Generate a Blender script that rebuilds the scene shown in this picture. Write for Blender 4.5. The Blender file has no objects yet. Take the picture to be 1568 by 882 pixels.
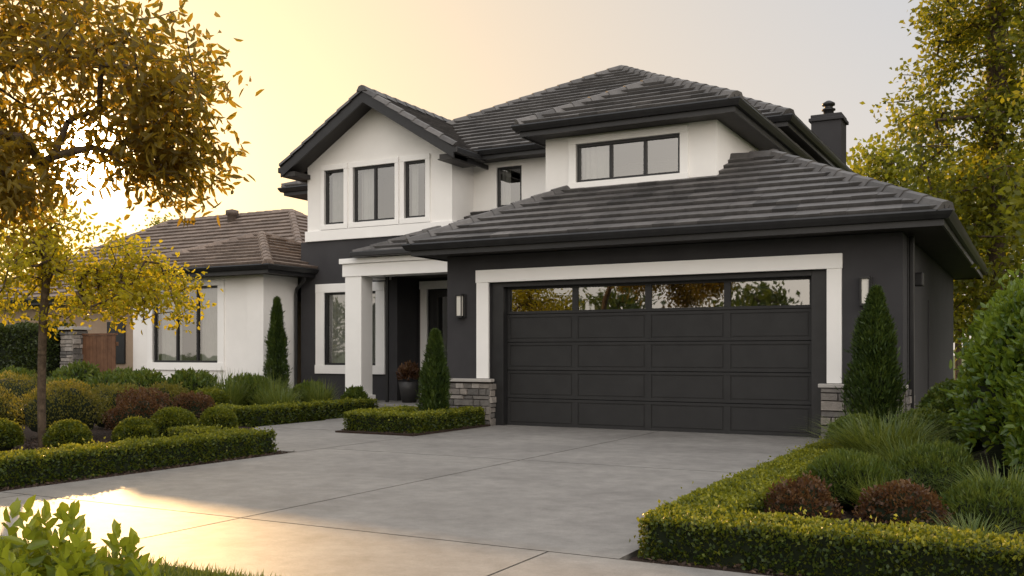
import bpy, math, random
import numpy as np
from mathutils import Vector
R=random.Random(7); rng=np.random.default_rng(7)
scene=bpy.context.scene
SUN_AZ=(-0.792,0.610); SUN_EL=10.8

# ------------------------------------------------------------------ helpers
def link(o,parent=None):
    scene.collection.objects.link(o)
    if parent: o.parent=parent
    return o
def empty(name):
    return link(bpy.data.objects.new(name,None))
def mesh_obj(name,verts,faces,mat,parent=None,smooth=False,bevel=0):
    me=bpy.data.meshes.new(name); me.from_pydata([tuple(v) for v in verts],[],faces); me.update()
    o=bpy.data.objects.new(name,me); link(o,parent)
    if mat: me.materials.append(mat)
    if smooth: me.polygons.foreach_set('use_smooth',[True]*len(me.polygons))
    if bevel:
        b=o.modifiers.new('b','BEVEL'); b.width=bevel; b.segments=2; b.limit_method='ANGLE'
    return o
BF=[(0,3,2,1),(4,5,6,7),(0,1,5,4),(1,2,6,5),(2,3,7,6),(3,0,4,7)]
class MB:
    def __init__(s): s.v=[]; s.f=[]
    def box(s,x0,x1,y0,y1,z0,z1):
        n=len(s.v)
        s.v+=[(x0,y0,z0),(x1,y0,z0),(x1,y1,z0),(x0,y1,z0),(x0,y0,z1),(x1,y0,z1),(x1,y1,z1),(x0,y1,z1)]
        s.f+=[tuple(n+i for i in f) for f in BF]; return s
    def poly(s,pts):
        n=len(s.v); s.v+=[tuple(p) for p in pts]; s.f.append(tuple(range(n,n+len(pts)))); return s
    def prism(s,pts,vec):
        n=len(s.v); k=len(pts); vec=Vector(vec)
        s.v+=[tuple(p) for p in pts]+[tuple(Vector(p)+vec) for p in pts]
        s.f.append(tuple(range(n,n+k))); s.f.append(tuple(range(n+2*k-1,n+k-1,-1)))
        for i in range(k):
            j=(i+1)%k; s.f.append((n+i,n+j,n+k+j,n+k+i))
        return s
    def done(s,name,mat,parent=None,bevel=0,smooth=False):
        return mesh_obj(name,s.v,s.f,mat,parent,smooth,bevel)
def box(name,x0,x1,y0,y1,z0,z1,mat,parent=None,bevel=0.004):
    return MB().box(x0,x1,y0,y1,z0,z1).done(name,mat,parent,bevel)
def fast_mesh(name,V,F,mat,parent=None,rnd=None,smooth=False):
    me=bpy.data.meshes.new(name); nv=len(V); nf,k=F.shape
    me.vertices.add(nv); me.vertices.foreach_set('co',V.astype(np.float32).ravel())
    me.loops.add(nf*k); me.loops.foreach_set('vertex_index',F.astype(np.int32).ravel())
    me.polygons.add(nf); me.polygons.foreach_set('loop_start',(np.arange(nf)*k).astype(np.int32))
    me.polygons.foreach_set('loop_total',np.full(nf,k,dtype=np.int32))
    if smooth: me.polygons.foreach_set('use_smooth',np.ones(nf,dtype=bool))
    me.update(calc_edges=True)
    if rnd is not None:
        a=me.attributes.new('rnd','FLOAT','POINT'); a.data.foreach_set('value',rnd.astype(np.float32))
    me.materials.append(mat)
    return link(bpy.data.objects.new(name,me),parent)

# ------------------------------------------------------------------ materials
def newmat(name):
    m=bpy.data.materials.new(name); m.use_nodes=True; nt=m.node_tree
    return m,nt,nt.nodes['Principled BSDF']
def noise(nt,scale,detail=4,rough=.55,coord=None,dist=0,vec=None):
    n=nt.nodes.new('ShaderNodeTexNoise'); n.inputs['Scale'].default_value=scale; n.inputs['Detail'].default_value=detail
    n.inputs['Roughness'].default_value=rough; n.inputs['Distortion'].default_value=dist
    if coord is None:
        tc=nt.nodes.new('ShaderNodeTexCoord'); coord=tc.outputs['Object']
    if vec:
        mp=nt.nodes.new('ShaderNodeMapping'); mp.inputs['Scale'].default_value=vec; nt.links.new(coord,mp.inputs['Vector']); coord=mp.outputs[0]
    nt.links.new(coord,n.inputs['Vector']); return n.outputs['Fac']
def ramp(nt,fac,stops):
    r=nt.nodes.new('ShaderNodeValToRGB'); e=r.color_ramp.elements
    while len(e)<len(stops): e.new(.5)
    for el,(p,c) in zip(e,stops): el.position=p; el.color=(*c,1)
    nt.links.new(fac,r.inputs['Fac']); return r.outputs['Color']
def mixc(nt,a,b,fac,mode='MULTIPLY'):
    m=nt.nodes.new('ShaderNodeMix'); m.data_type='RGBA'; m.blend_type=mode
    if isinstance(fac,(int,float)): m.inputs[0].default_value=fac
    else: nt.links.new(fac,m.inputs[0])
    nt.links.new(a,m.inputs[6]); nt.links.new(b,m.inputs[7]); return m.outputs[2]
def bump(nt,p,h,strength,dist=.01):
    b=nt.nodes.new('ShaderNodeBump'); b.inputs['Strength'].default_value=strength; b.inputs['Distance'].default_value=dist
    nt.links.new(h,b.inputs['Height']); nt.links.new(b.outputs['Normal'],p.inputs['Normal'])
def surf(name,c1,c2,scale=3,rough=.7,bs=0,bscale=80,bdist=.005,spec=.3,metal=0):
    m,nt,p=newmat(name)
    f=noise(nt,scale,6,.6); c=ramp(nt,f,[(.3,c1),(.7,c2)])
    nt.links.new(c,p.inputs['Base Color']); p.inputs['Roughness'].default_value=rough
    p.inputs['Specular IOR Level'].default_value=spec; p.inputs['Metallic'].default_value=metal
    if bs: bump(nt,p,noise(nt,bscale,5,.6),bs,bdist)
    return m
def g(v): return (v,v,v)
WHITE=surf('white_stucco',(.79,.775,.75),(.86,.845,.82),1.2,.85,.35,160,.004)
TRIM=surf('white_trim',(.83,.82,.80),(.87,.86,.84),2,.55,.05,60)
DARK=surf('charcoal_stucco',(.038,.037,.040),(.049,.048,.051),1.5,.85,.4,150,.004)
BLACK=surf('black_metal',(.014,.014,.015),(.022,.022,.023),6,.42,0,spec=.4)
SOFF=surf('soffit_paint',(.030,.028,.027),(.042,.039,.037),3,.6)
DOORM=surf('garage_door_paint',(.020,.020,.0205),(.027,.027,.0275),4,.55,.08,200,.002,spec=.3)
CURT=surf('curtain_cloth',(.55,.54,.5),(.68,.66,.62),4,.9)
ROOM=surf('room_dark',(.03,.028,.025),(.05,.045,.04),2,.9)
BARK=surf('bark',(.05,.035,.024),(.13,.095,.065),14,.9,.8,40,.02)
WOOD=surf('stained_wood',(.09,.042,.022),(.16,.08,.042),5,.6,.3,60)
GRASSG=surf('grass_ground',(.03,.055,.014),(.07,.10,.03),.6,.95,.6,40,.02)
ASPH=surf('asphalt',(.04,.04,.042),(.065,.064,.062),8,.85,.5,150,.006)
TERRA=surf('pot_glaze',(.02,.02,.021),(.04,.038,.037),6,.5)
JOINT=surf('joint_filler',(.01,.009,.008),(.02,.018,.016),9,1.0)
def concrete():
    m,nt,p=newmat('brushed_concrete')
    f1=noise(nt,.7,6,.65); f2=noise(nt,5,8,.7); f3=noise(nt,120,3,.7); f4=noise(nt,1,4,.6,vec=(9,160,9))
    c=ramp(nt,f1,[(.28,(.20,.188,.176)),(.5,(.265,.252,.236)),(.75,(.335,.318,.295))])
    c2=ramp(nt,f2,[(.3,g(.70)),(.62,g(1.0))]); c3=ramp(nt,f3,[(.3,g(.72)),(.6,g(1.0))]); c4=ramp(nt,f4,[(.35,g(.84)),(.65,g(1.0))])
    c=mixc(nt,c,c2,1.0); c=mixc(nt,c,c3,.8); c=mixc(nt,c,c4,.8)
    nt.links.new(c,p.inputs['Base Color']); p.inputs['Roughness'].default_value=.58; p.inputs['Specular IOR Level'].default_value=.4
    bump(nt,p,noise(nt,180,4,.7),.5,.004); return m
CONC=concrete()
def attr_mat(name,stops,rough=.8,bs=0,bscale=60,bdist=.01):
    m,nt,p=newmat(name); a=nt.nodes.new('ShaderNodeAttribute'); a.attribute_name='rnd'
    c=ramp(nt,a.outputs['Fac'],stops); f=noise(nt,9,5,.6); c=mixc(nt,c,ramp(nt,f,[(.3,g(.7)),(.7,g(1.1))]),1)
    nt.links.new(c,p.inputs['Base Color']); p.inputs['Roughness'].default_value=rough
    if bs: bump(nt,p,noise(nt,bscale,5,.6),bs,bdist)
    return m
TILE=attr_mat('concrete_roof_tile',[(0,(.040,.038,.038)),(.5,(.092,.087,.085)),(1,(.135,.127,.123))],.58,.4,90,.004)
TILE2=attr_mat('brown_roof_tile',[(0,(.10,.076,.062)),(.5,(.18,.137,.113)),(1,(.24,.185,.15))],.7,.4,90,.004)
STONE=attr_mat('ledger_stone',[(0,(.10,.095,.09)),(.4,(.19,.175,.16)),(.7,(.27,.24,.21)),(1,(.36,.33,.30))],.85,.9,45,.015)
CHIP=attr_mat('mulch_chip',[(0,(.022,.013,.009)),(.6,(.05,.03,.02)),(1,(.10,.065,.04))],.95)
MULCH=surf('mulch',(.015,.009,.006),(.05,.03,.02),18,.95,1,60,.03)
def leafmat(name,stops,trans=.45,tcol=(.35,.38,.04),rough=.45,gloss=.35):
    m=bpy.data.materials.new(name); m.use_nodes=True; nt=m.node_tree; p=nt.nodes['Principled BSDF']
    a=nt.nodes.new('ShaderNodeAttribute'); a.attribute_name='rnd'
    c=ramp(nt,a.outputs['Fac'],stops)
    nt.links.new(c,p.inputs['Base Color']); p.inputs['Roughness'].default_value=rough; p.inputs['Specular IOR Level'].default_value=gloss
    t=nt.nodes.new('ShaderNodeBsdfTranslucent')
    rgb=nt.nodes.new('ShaderNodeRGB'); rgb.outputs[0].default_value=(*tcol,1)
    nt.links.new(mixc(nt,c,rgb.outputs[0],.55,'MIX'),t.inputs['Color'])
    mx=nt.nodes.new('ShaderNodeMixShader'); mx.inputs[0].default_value=trans
    nt.links.new(p.outputs[0],mx.inputs[1]); nt.links.new(t.outputs[0],mx.inputs[2])
    nt.links.new(mx.outputs[0],nt.nodes['Material Output'].inputs['Surface']); return m
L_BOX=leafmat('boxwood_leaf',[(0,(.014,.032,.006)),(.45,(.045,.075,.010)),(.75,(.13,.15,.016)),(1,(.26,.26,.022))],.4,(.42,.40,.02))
L_DKHEDGE=leafmat('dark_hedge_leaf',[(0,(.012,.024,.006)),(1,(.045,.065,.014))],.3,(.14,.15,.02))
L_CYP=leafmat('cypress_leaf',[(0,(.014,.030,.008)),(.6,(.038,.068,.014)),(1,(.09,.13,.022))],.25,(.18,.21,.02))
L_GOLD=leafmat('golden_leaf',[(0,(.10,.105,.008)),(.5,(.23,.205,.012)),(1,(.40,.33,.02))],.55,(.88,.72,.03))
L_MAPLE=leafmat('canopy_leaf',[(0,(.032,.034,.006)),(.5,(.080,.070,.009)),(1,(.17,.13,.014))],.52,(.80,.50,.03))
L_BIRCH=leafmat('birch_leaf',[(0,(.022,.038,.006)),(.5,(.095,.115,.011)),(1,(.26,.24,.018))],.48,(.54,.52,.03))
L_BRIGHT=leafmat('laurel_leaf',[(0,(.03,.065,.010)),(.5,(.07,.13,.018)),(1,(.17,.24,.03))],.42,(.40,.46,.03),.35,.5)
L_LIME=leafmat('lime_leaf',[(0,(.05,.09,.010)),(.5,(.14,.19,.016)),(1,(.30,.34,.03))],.45,(.60,.58,.03),.35,.5)
L_RED=leafmat('barberry_leaf',[(0,(.035,.018,.010)),(.5,(.075,.036,.020)),(1,(.15,.085,.03))],.35,(.28,.12,.03))
L_GRN=leafmat('shrub_leaf',[(0,(.025,.05,.010)),(.5,(.055,.095,.016)),(1,(.13,.16,.025))],.35,(.28,.30,.03))
L_OLIVE=leafmat('olive_shrub_leaf',[(0,(.045,.055,.012)),(.5,(.10,.10,.018)),(1,(.20,.17,.03))],.4,(.40,.33,.04))
L_BLADE=leafmat('grass_blade',[(0,(.03,.06,.012)),(.5,(.08,.12,.022)),(1,(.19,.21,.05))],.35,(.32,.34,.04))
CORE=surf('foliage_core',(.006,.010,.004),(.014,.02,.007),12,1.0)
def glassmat():
    m=bpy.data.materials.new('window_glass'); m.use_nodes=True; nt=m.node_tree; nt.nodes.remove(nt.nodes['Principled BSDF'])
    gl=nt.nodes.new('ShaderNodeBsdfGlossy'); gl.inputs['Roughness'].default_value=.015; gl.inputs['Color'].default_value=(.9,.90,.88,1)
    tr=nt.nodes.new('ShaderNodeBsdfTransparent'); tr.inputs['Color'].default_value=(.62,.64,.64,1)
    b=nt.nodes.new('ShaderNodeBump'); b.inputs['Strength'].default_value=.06; b.inputs['Distance'].default_value=.05
    nt.links.new(noise(nt,1.6,1,.4),b.inputs['Height']); nt.links.new(b.outputs['Normal'],gl.inputs['Normal'])
    mx=nt.nodes.new('ShaderNodeMixShader'); mx.inputs[0].default_value=.27
    nt.links.new(tr.outputs[0],mx.inputs[1]); nt.links.new(gl.outputs[0],mx.inputs[2])
    nt.links.new(mx.outputs[0],nt.nodes['Material Output'].inputs['Surface']); return m
GLASS=glassmat()
LAMPG=surf('frosted_lamp_glass',(.62,.60,.55),(.7,.68,.62),3,.3)

# ------------------------------------------------------------------ roof tools
def clip(poly,rect):
    out=rect
    for i in range(len(poly)):
        a=poly[i]; b=poly[(i+1)%len(poly)]; inp=out; out=[]
        if not inp: return []
        def side(p): return (b[0]-a[0])*(p[1]-a[1])-(b[1]-a[1])*(p[0]-a[0])
        for j in range(len(inp)):
            p=inp[j]; q=inp[(j+1)%len(inp)]; sp=side(p); sq=side(q)
            if sp>=-1e-9: out.append(p)
            if (sp>1e-9 and sq<-1e-9) or (sp<-1e-9 and sq>1e-9):
                t=sp/(sp-sq); out.append((p[0]+(q[0]-p[0])*t,p[1]+(q[1]-p[1])*t))
    return out
def roof_face(name,pts,parent,mat=None,step=.30,tw=.34,thick=.055):
    mat=mat or TILE
    P=[Vector(p) for p in pts]; A=(P[1]-P[0]).normalized()
    n=(P[1]-P[0]).cross(P[-1]-P[0]).normalized()
    if n.z<0: n=-n
    B=n.cross(A)
    if B.z<0: B=-B
    poly=[((p-P[0]).dot(A),(p-P[0]).dot(B)) for p in P]
    ar=sum(poly[i][0]*poly[(i+1)%len(poly)][1]-poly[(i+1)%len(poly)][0]*poly[i][1] for i in range(len(poly)))
    if ar<0: poly=poly[::-1]
    a0=min(p[0] for p in poly); a1=max(p[0] for p in poly); b1=max(p[1] for p in poly)
    V=[];F=[];rn=[]
    def add(poly2,h0,h1,bb,r):
        nn=len(V); k=len(poly2)
        for (a,b) in poly2:
            t=(b-bb)/step; V.append(P[0]+A*a+B*b+n*(h0*(1-t)+h1*t)); rn.append(r)
        for (a,b) in poly2:
            V.append(P[0]+A*a+B*b-n*.012); rn.append(0)
        F.append(tuple(range(nn,nn+k)))
        for i in range(k):
            j=(i+1)%k; F.append((nn+i,nn+k+i,nn+k+j,nn+j))
    c=0; b=-.04
    while b<b1:
        off=R.uniform(0,tw); a=a0-off; rowr=R.uniform(-.08,.08)
        while a<a1:
            w=tw
            rect=[(a+.001,b),(a+w-.001,b),(a+w-.001,b+step),(a+.001,b+step)]
            pl=clip([(p[0],p[1]-(.04 if p[1]<.01 else 0)) for p in poly],rect)
            if len(pl)>=3:
                j=R.uniform(-.004,.006)
                add(pl,thick+j,.003,b,min(1,max(0,R.gauss(.5,.17)+rowr)))
            a+=w
        b+=step; c+=1
    me=bpy.data.meshes.new(name); me.from_pydata([tuple(v) for v in V],[],F); me.update()
    at=me.attributes.new('rnd','FLOAT','POINT'); at.data.foreach_set('value',np.array(rn,dtype=np.float32))
    me.materials.append(mat)
    return link(bpy.data.objects.new(name,me),parent)
def caps(name,p0,p1,parent,mat=None,w=.13,h=.075,seg=.36):
    mat=mat or TILE
    p0=Vector(p0);p1=Vector(p1); D=(p1-p0); Ln=D.length; D.normalize()
    S=D.cross(Vector((0,0,1))).normalized(); U=S.cross(D)
    V=[];F=[];rn=[]; k=max(1,int(Ln/seg)); sl=Ln/k
    sec=[(-w,-.05),(-w*.55,h*.7),(0,h),(w*.55,h*.7),(w,-.05)]
    for i in range(k):
        a=p0+D*(i*sl-.02); b=p0+D*((i+1)*sl+.03); n=len(V); r=R.uniform(.2,.9)
        for q,e in ((a,.022),(b,0.0)):
            for (s,u) in sec: V.append(q+S*s*(1+e*3)+U*(u+e)); rn.append(r)
        for j in range(4): F.append((n+j,n+j+1,n+5+j+1,n+5+j))
        F.append((n,n+1,n+2,n+3,n+4)); F.append((n+5,n+6,n+7,n+8,n+9))
    me=bpy.data.meshes.new(name); me.from_pydata([tuple(v) for v in V],[],F); me.update()
    at=me.attributes.new('rnd','FLOAT','POINT'); at.data.foreach_set('value',np.array(rn,dtype=np.float32))
    me.materials.append(mat); return link(bpy.data.objects.new(name,me),parent)
def hip_roof(prefix,x0,x1,y0,y1,z,p,parent,mat=None,faces='FRBL',gut=True):
    w=x1-x0; d=y1-y0; t=min(w,d)/2
    if w<=d: r0=((x0+x1)/2,y0+t,z+p*t); r1=((x0+x1)/2,y1-t,z+p*t)
    else: r0=(x0+t,(y0+y1)/2,z+p*t); r1=(x1-t,(y0+y1)/2,z+p*t)
    c=[(x0,y0,z),(x1,y0,z),(x1,y1,z),(x0,y1,z)]
    if w<=d:
        fs={'F':[c[0],c[1],r0],'R':[c[1],c[2],r1,r0],'B':[c[2],c[3],r1],'L':[c[3],c[0],r0,r1]}
        hips=[(c[0],r0),(c[1],r0),(c[2],r1),(c[3],r1)]
    else:
        fs={'F':[c[0],c[1],r1,r0],'R':[c[1],c[2],r1],'B':[c[2],c[3],r0,r1],'L':[c[3],c[0],r0]}
        hips=[(c[0],r0),(c[1],r1),(c[2],r1),(c[3],r0)]
    for k in faces:
        pts=fs[k]
        if len(pts)==4 and (Vector(pts[2])-Vector(pts[3])).length<.02: pts=pts[:3]
        roof_face(prefix+'_tiles',pts,parent,mat)
    for a,b in hips: caps(prefix+'_hip_cap',a,b,parent,mat)
    if (Vector(r0)-Vector(r1)).length>.1: caps(prefix+'_ridge_cap',r0,r1,parent,mat)
    if gut: eaves(prefix,x0,x1,y0,y1,z,parent)
def eaves(prefix,x0,x1,y0,y1,z,parent):
    m=MB()
    m.box(x0+.05,x1-.05,y0+.05,y1-.05,z-.20,z-.17)
    m.done(prefix+'_soffit',SOFF,parent)
    m=MB()
    m.box(x0+.02,x1-.02,y0+.02,y0+.05,z-.22,z-.012); m.box(x0+.02,x1-.02,y1-.05,y1-.02,z-.22,z-.012)
    m.box(x0+.02,x0+.05,y0+.051,y1-.051,z-.22,z-.012); m.box(x1-.05,x1-.02,y0+.051,y1-.051,z-.22,z-.012)
    m.done(prefix+'_fascia',BLACK,parent)
    prof=[(0,-.02),(-.10,-.02),(-.115,-.045),(-.095,-.085),(-.06,-.135),(0,-.135)]
    V=[];F=[]
    cor=[(x0,y0,-1,-1),(x1,y0,1,-1),(x1,y1,1,1),(x0,y1,-1,1)]
    for (cx,cy,sx,sy) in cor:
        for (o,zz) in prof: V.append((cx-sx*.02+sx*(-o),cy-sy*.02+sy*(-o),z+zz))
    k=len(prof)
    for i in range(4):
        j=(i+1)%4
        for a in range(k-1): F.append((i*k+a,j*k+a,j*k+a+1,i*k+a+1))
    mesh_obj(prefix+'_gutter',V,F,BLACK,parent)

# ------------------------------------------------------------------ walls / windows
def wall_y(name,x0,x1,z0,z1,y,ops,mat,parent,depth=.16):
    xs=sorted({x0,x1,*[o[0] for o in ops],*[o[1] for o in ops]}); zs=sorted({z0,z1,*[o[2] for o in ops],*[o[3] for o in ops]})
    m=MB()
    for i in range(len(xs)-1):
        for j in range(len(zs)-1):
            cx=(xs[i]+xs[i+1])/2; cz=(zs[j]+zs[j+1])/2
            if any(o[0]<cx<o[1] and o[2]<cz<o[3] for o in ops): continue
            for yy in (y,y+depth): m.poly([(xs[i],yy,zs[j]),(xs[i+1],yy,zs[j]),(xs[i+1],yy,zs[j+1]),(xs[i],yy,zs[j+1])])
    for (a,b,c,d) in ops:
        m.poly([(a,y,c),(a,y+depth,c),(a,y+depth,d),(a,y,d)]); m.poly([(b,y,c),(b,y+depth,c),(b,y+depth,d),(b,y,d)])
        m.poly([(a,y,c),(b,y,c),(b,y+depth,c),(a,y+depth,c)]); m.poly([(a,y,d),(b,y,d),(b,y+depth,d),(a,y+depth,d)])
    m.poly([(x0,y,z0),(x0,y+depth,z0),(x0,y+depth,z1),(x0,y,z1)]); m.poly([(x1,y,z0),(x1,y+depth,z0),(x1,y+depth,z1),(x1,y,z1)])
    return m.done(name,mat,parent)
def curtain(name,x0,x1,z0,z1,y,parent):
    n=max(12,int((x1-x0)/.015)); V=[];F=[]
    ph=R.uniform(0,6)
    for i in range(n+1):
        x=x0+(x1-x0)*i/n; dy=.03*math.sin(x*48+ph+math.sin(x*9)*1.5)
        V+= [(x,y+dy,z0),(x,y+dy*.8,z1)]
    for i in range(n): F.append((2*i,2*i+2,2*i+3,2*i+1))
    mesh_obj(name,V,F,CURT,parent,True)
def window(x0,x1,z0,z1,y,parent,mull=(),trim=(.12,.12,.12,.12),cur='LR',fw=.05,curt=.38):
    m=MB(); ya=y+.03; yb=y+.10
    m.box(x0+.002,x0+fw,ya,yb,z0+.002,z1-.002); m.box(x1-fw,x1-.002,ya,yb,z0+.002,z1-.002)
    m.box(x0+fw,x1-fw,ya,yb,z0+.002,z0+fw); m.box(x0+fw,x1-fw,ya,yb,z1-fw,z1-.002)
    for u in mull:
        x=x0+(x1-x0)*u; m.box(x-fw*.5,x+fw*.5,ya,yb,z0+fw,z1-fw)
    m.done('window_frame',BLACK,parent,.004)
    MB().poly([(x0+.01,y+.07,z0+.01),(x1-.01,y+.07,z0+.01),(x1-.01,y+.07,z1-.01),(x0+.01,y+.07,z1-.01)]).done('window_pane',GLASS,parent)
    w=x1-x0
    if 'F' in cur: curtain('curtain',x0+.02,x1-.02,z0,z1,y+.24,parent)
    else:
        if 'L' in cur: curtain('curtain',x0+.02,x0+w*curt,z0,z1,y+.24,parent)
        if 'R' in cur: curtain('curtain',x1-w*curt,x1-.02,z0,z1,y+.24,parent)
    r=MB(); r.poly([(x0-.3,y+1.1,z0-.3),(x1+.3,y+1.1,z0-.3),(x1+.3,y+1.1,z1+.2),(x0-.3,y+1.1,z1+.2)])
    r.poly([(x0-.3,y+.17,z0-.3),(x0-.3,y+1.1,z0-.3),(x0-.3,y+1.1,z1+.2),(x0-.3,y+.17,z1+.2)])
    r.poly([(x1+.3,y+.17,z0-.3),(x1+.3,y+1.1,z0-.3),(x1+.3,y+1.1,z1+.2),(x1+.3,y+.17,z1+.2)])
    r.poly([(x0-.3,y+.17,z0-.3),(x1+.3,y+.17,z0-.3),(x1+.3,y+1.1,z0-.3),(x0-.3,y+1.1,z0-.3)])
    r.poly([(x0-.3,y+.17,z1+.2),(x1+.3,y+.17,z1+.2),(x1+.3,y+1.1,z1+.2),(x0-.3,y+1.1,z1+.2)])
    r.done('room_interior',ROOM,parent)
    if trim:
        l,rr,b,t=trim; q=MB(); pr=.035
        q.box(x0-l,x0,y-pr,y+.02,z0,z1); q.box(x1,x1+rr,y-pr,y+.02,z0,z1)
        q.box(x0-l-.01,x1+rr+.01,y-pr-.015,y+.02,z0-b,z0); q.box(x0-l,x1+rr,y-pr-.006,y+.02,z1,z1+t)
        q.done('window_trim',TRIM,parent,.005)

# ================================================================== HOUSE
H=empty('modern_house')
GX0,GX1,GY=-8.86,-1.59,14.0
wall_y('garage_front_wall',GX0,GX1,0,2.86,GY,[(-8.03,-2.58,0,2.40)],DARK,H,.22)
m=MB(); m.box(GX1-.2,GX1,GY+.221,23.0,0,2.86); m.done('garage_side_wall',DARK,H)
m=MB(); m.box(GX0,GX0+.2,GY+.221,18.4,0,2.86); m.done('garage_left_wall',DARK,H)
m=MB(); m.box(-8.26,-8.03,13.955,14.02,.80,2.40); m.box(-2.58,-2.38,13.955,14.02,.80,2.40); m.box(-8.27,-2.37,13.945,14.02,2.40,2.61)
m.done('garage_surround_trim',TRIM,H,.006)
m=MB(); m.box(-8.028,-7.80,14.06,14.24,.0,2.398); m.box(-2.81,-2.582,14.06,14.24,0,2.398); m.box(-7.80,-2.81,14.06,14.24,2.32,2.398)
m.done('garage_jamb',BLACK,H,.006)
DX0,DX1,DY=-7.80,-2.81,14.20; rows=5; dz=2.32/5; cols=4; cw=(DX1-DX0)/cols
m=MB()
for r in range(rows):
    z0=.012+r*dz+.004; z1=.012+(r+1)*dz-.006
    if r<4: m.box(DX0+.003,DX1-.003,DY+.012,DY+.05,z0,z1)
    sw=.05; rail=.045
    m.box(DX0+.003,DX1-.003,DY-.002,DY+.0119,z0,z0+rail); m.box(DX0+.003,DX1-.003,DY-.002,DY+.0119,z1-rail,z1)
    for c in range(cols+1):
        xc=DX0+c*cw; a=max(DX0+.003,xc-sw); b=min(DX1-.003,xc+sw)
        m.box(a,b,DY-.001,DY+(.0119 if r<4 else .04),z0+rail,z1-rail)
    if r<4:
        for c in range(cols):
            a=DX0+c*cw+sw+.022; b=DX0+(c+1)*cw-sw-.022
            m.box(a,b,DY+.002,DY+.0118,z0+rail+.022,z1-rail-.022)
m.done('garage_door_panels',DOORM,H,.002)
z0=.012+4*dz+.05; z1=.012+5*dz-.05
for c in range(cols):
    a=DX0+c*cw+.055; b=DX0+(c+1)*cw-.055
    MB().poly([(a,DY+.02,z0),(b,DY+.02,z0),(b,DY+.02,z1),(a,DY+.02,z1)]).done('garage_door_window',GLASS,H)
m=MB(); m.poly([(DX0-.3,DY+.9,0),(DX1+.3,DY+.9,0),(DX1+.3,DY+.9,2.5),(DX0-.3,DY+.9,2.5)]); m.poly([(DX0-.3,DY+.2,2.45),(DX1+.3,DY+.2,2.45),(DX1+.3,DY+.9,2.45),(DX0-.3,DY+.9,2.45)])
m.done('garage_interior',ROOM,H)
box('garage_door_seal',DX0,DX1,DY-.004,DY+.03,.0,.016,BLACK,H,0)
def stones(x0,x1,y0,z0,z1,axis='y',par=None):
    V=[];F=[];rn=[]; z=z0
    while z<z1-.02:
        h=min(R.choice([.07,.09,.11,.14]),z1-z); x=x0
        while x<x1-.01:
            w=min(R.uniform(.12,.38),x1-x)
            if x1-(x+w)<.06: w=x1-x
            d=R.uniform(0,.035); n=len(V); r=R.random()
            a,b,c,e=x+.003,x+w-.003,z+.003,z+h-.003; i=.006
            pts=[(a,0,c),(b,0,c),(b,0,e),(a,0,e),(a+i,-.0-d-.03,c+i),(b-i,-d-.03,c+i),(b-i,-d-.03-R.uniform(-.008,.008),e-i),(a+i,-d-.03-R.uniform(-.008,.008),e-i)]
            for p in pts:
                V.append((p[0],y0+p[1],p[2]) if axis=='y' else (y0-p[1],p[0],p[2])); rn.append(r)
            F.extend([tuple(n+q for q in f) for f in BF]); x+=w
        z+=h
    me=bpy.data.meshes.new('ledger_stone'); me.from_pydata(V,[],F); me.update()
    at=me.attributes.new('rnd','FLOAT','POINT'); at.data.foreach_set('value',np.array(rn,dtype=np.float32)); me.materials.append(STONE)
    link(bpy.data.objects.new('stone_veneer',me),par or H)
CAP=surf('cap_stone',(.35,.33,.31),(.45,.43,.40),6,.8,.5,60)
for a,b in ((GX0-.04,-7.96),(-2.65,GX1+.04)):
    box('stone_backing',a,b,13.93,13.998,0,.74,MULCH,H,0)
    stones(a,b,13.93,0,.74); box('stone_cap',a-.03,b+.03,13.86,13.997,.742,.795,CAP,H,.008)
stones(13.9,14.9,GX1+.005,0,.74,'x'); stones(13.9,14.2,-7.99,0,.74,'x')
ez=3.07; gp=.515; t=2.85
a=(-9.25,13.42,ez);b=(-1.02,13.42,ez);r0=(-6.40,16.27,ez+gp*t);r1=(-3.87,16.27,ez+gp*t);bk=(-1.02,23.6,ez);rb=(-3.87,20.75,ez+gp*t);lb=(-9.25,18.5,ez);lt=(-6.40,18.5,ez+gp*t)
roof_face('garage_roof_tiles',[a,b,r1,r0],H); roof_face('garage_roof_tiles',[b,bk,rb,r1],H); roof_face('garage_roof_tiles',[lb,a,r0,lt],H)
roof_face('garage_roof_tiles',[bk,(-6.72,23.6,ez),rb],H)
caps('garage_hip_cap',a,r0,H); caps('garage_hip_cap',b,r1,H); caps('garage_ridge_cap',r0,r1,H); caps('garage_ridge_cap',r1,rb,H)
eaves('garage',-9.25,-1.02,13.42,23.6,ez,H)
box('side_door',GX1+.0,GX1+.02,17.4,18.3,.1,2.1,DARK,H,.0)
box('downpipe',GX1+.02,GX1+.09,14.5,14.58,.1,2.86,BLACK,H,.015)
box('side_light',GX1+.0,GX1+.14,15.2,15.34,2.2,2.4,BLACK,H,.02)
def sconce(x,z):
    m=MB(); m.box(x-.085,x+.085,13.955,13.999,z-.2,z+.2); m.box(x-.065,x+.065,13.86,13.955,z+.17,z+.2); m.box(x-.065,x+.065,13.86,13.955,z-.2,z-.17)
    for sx in (-1,1):
        m.box(x+sx*.058-.008,x+sx*.058+.008,13.86,13.875,z-.17,z+.17)
    m.done('wall_sconce',BLACK,H,.003)
    box('wall_sconce_glass',x-.045,x+.045,13.885,13.95,z-.169,z+.169,LAMPG,H,.006)
sconce(-8.56,2.02); sconce(-2.06,2.07)
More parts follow.
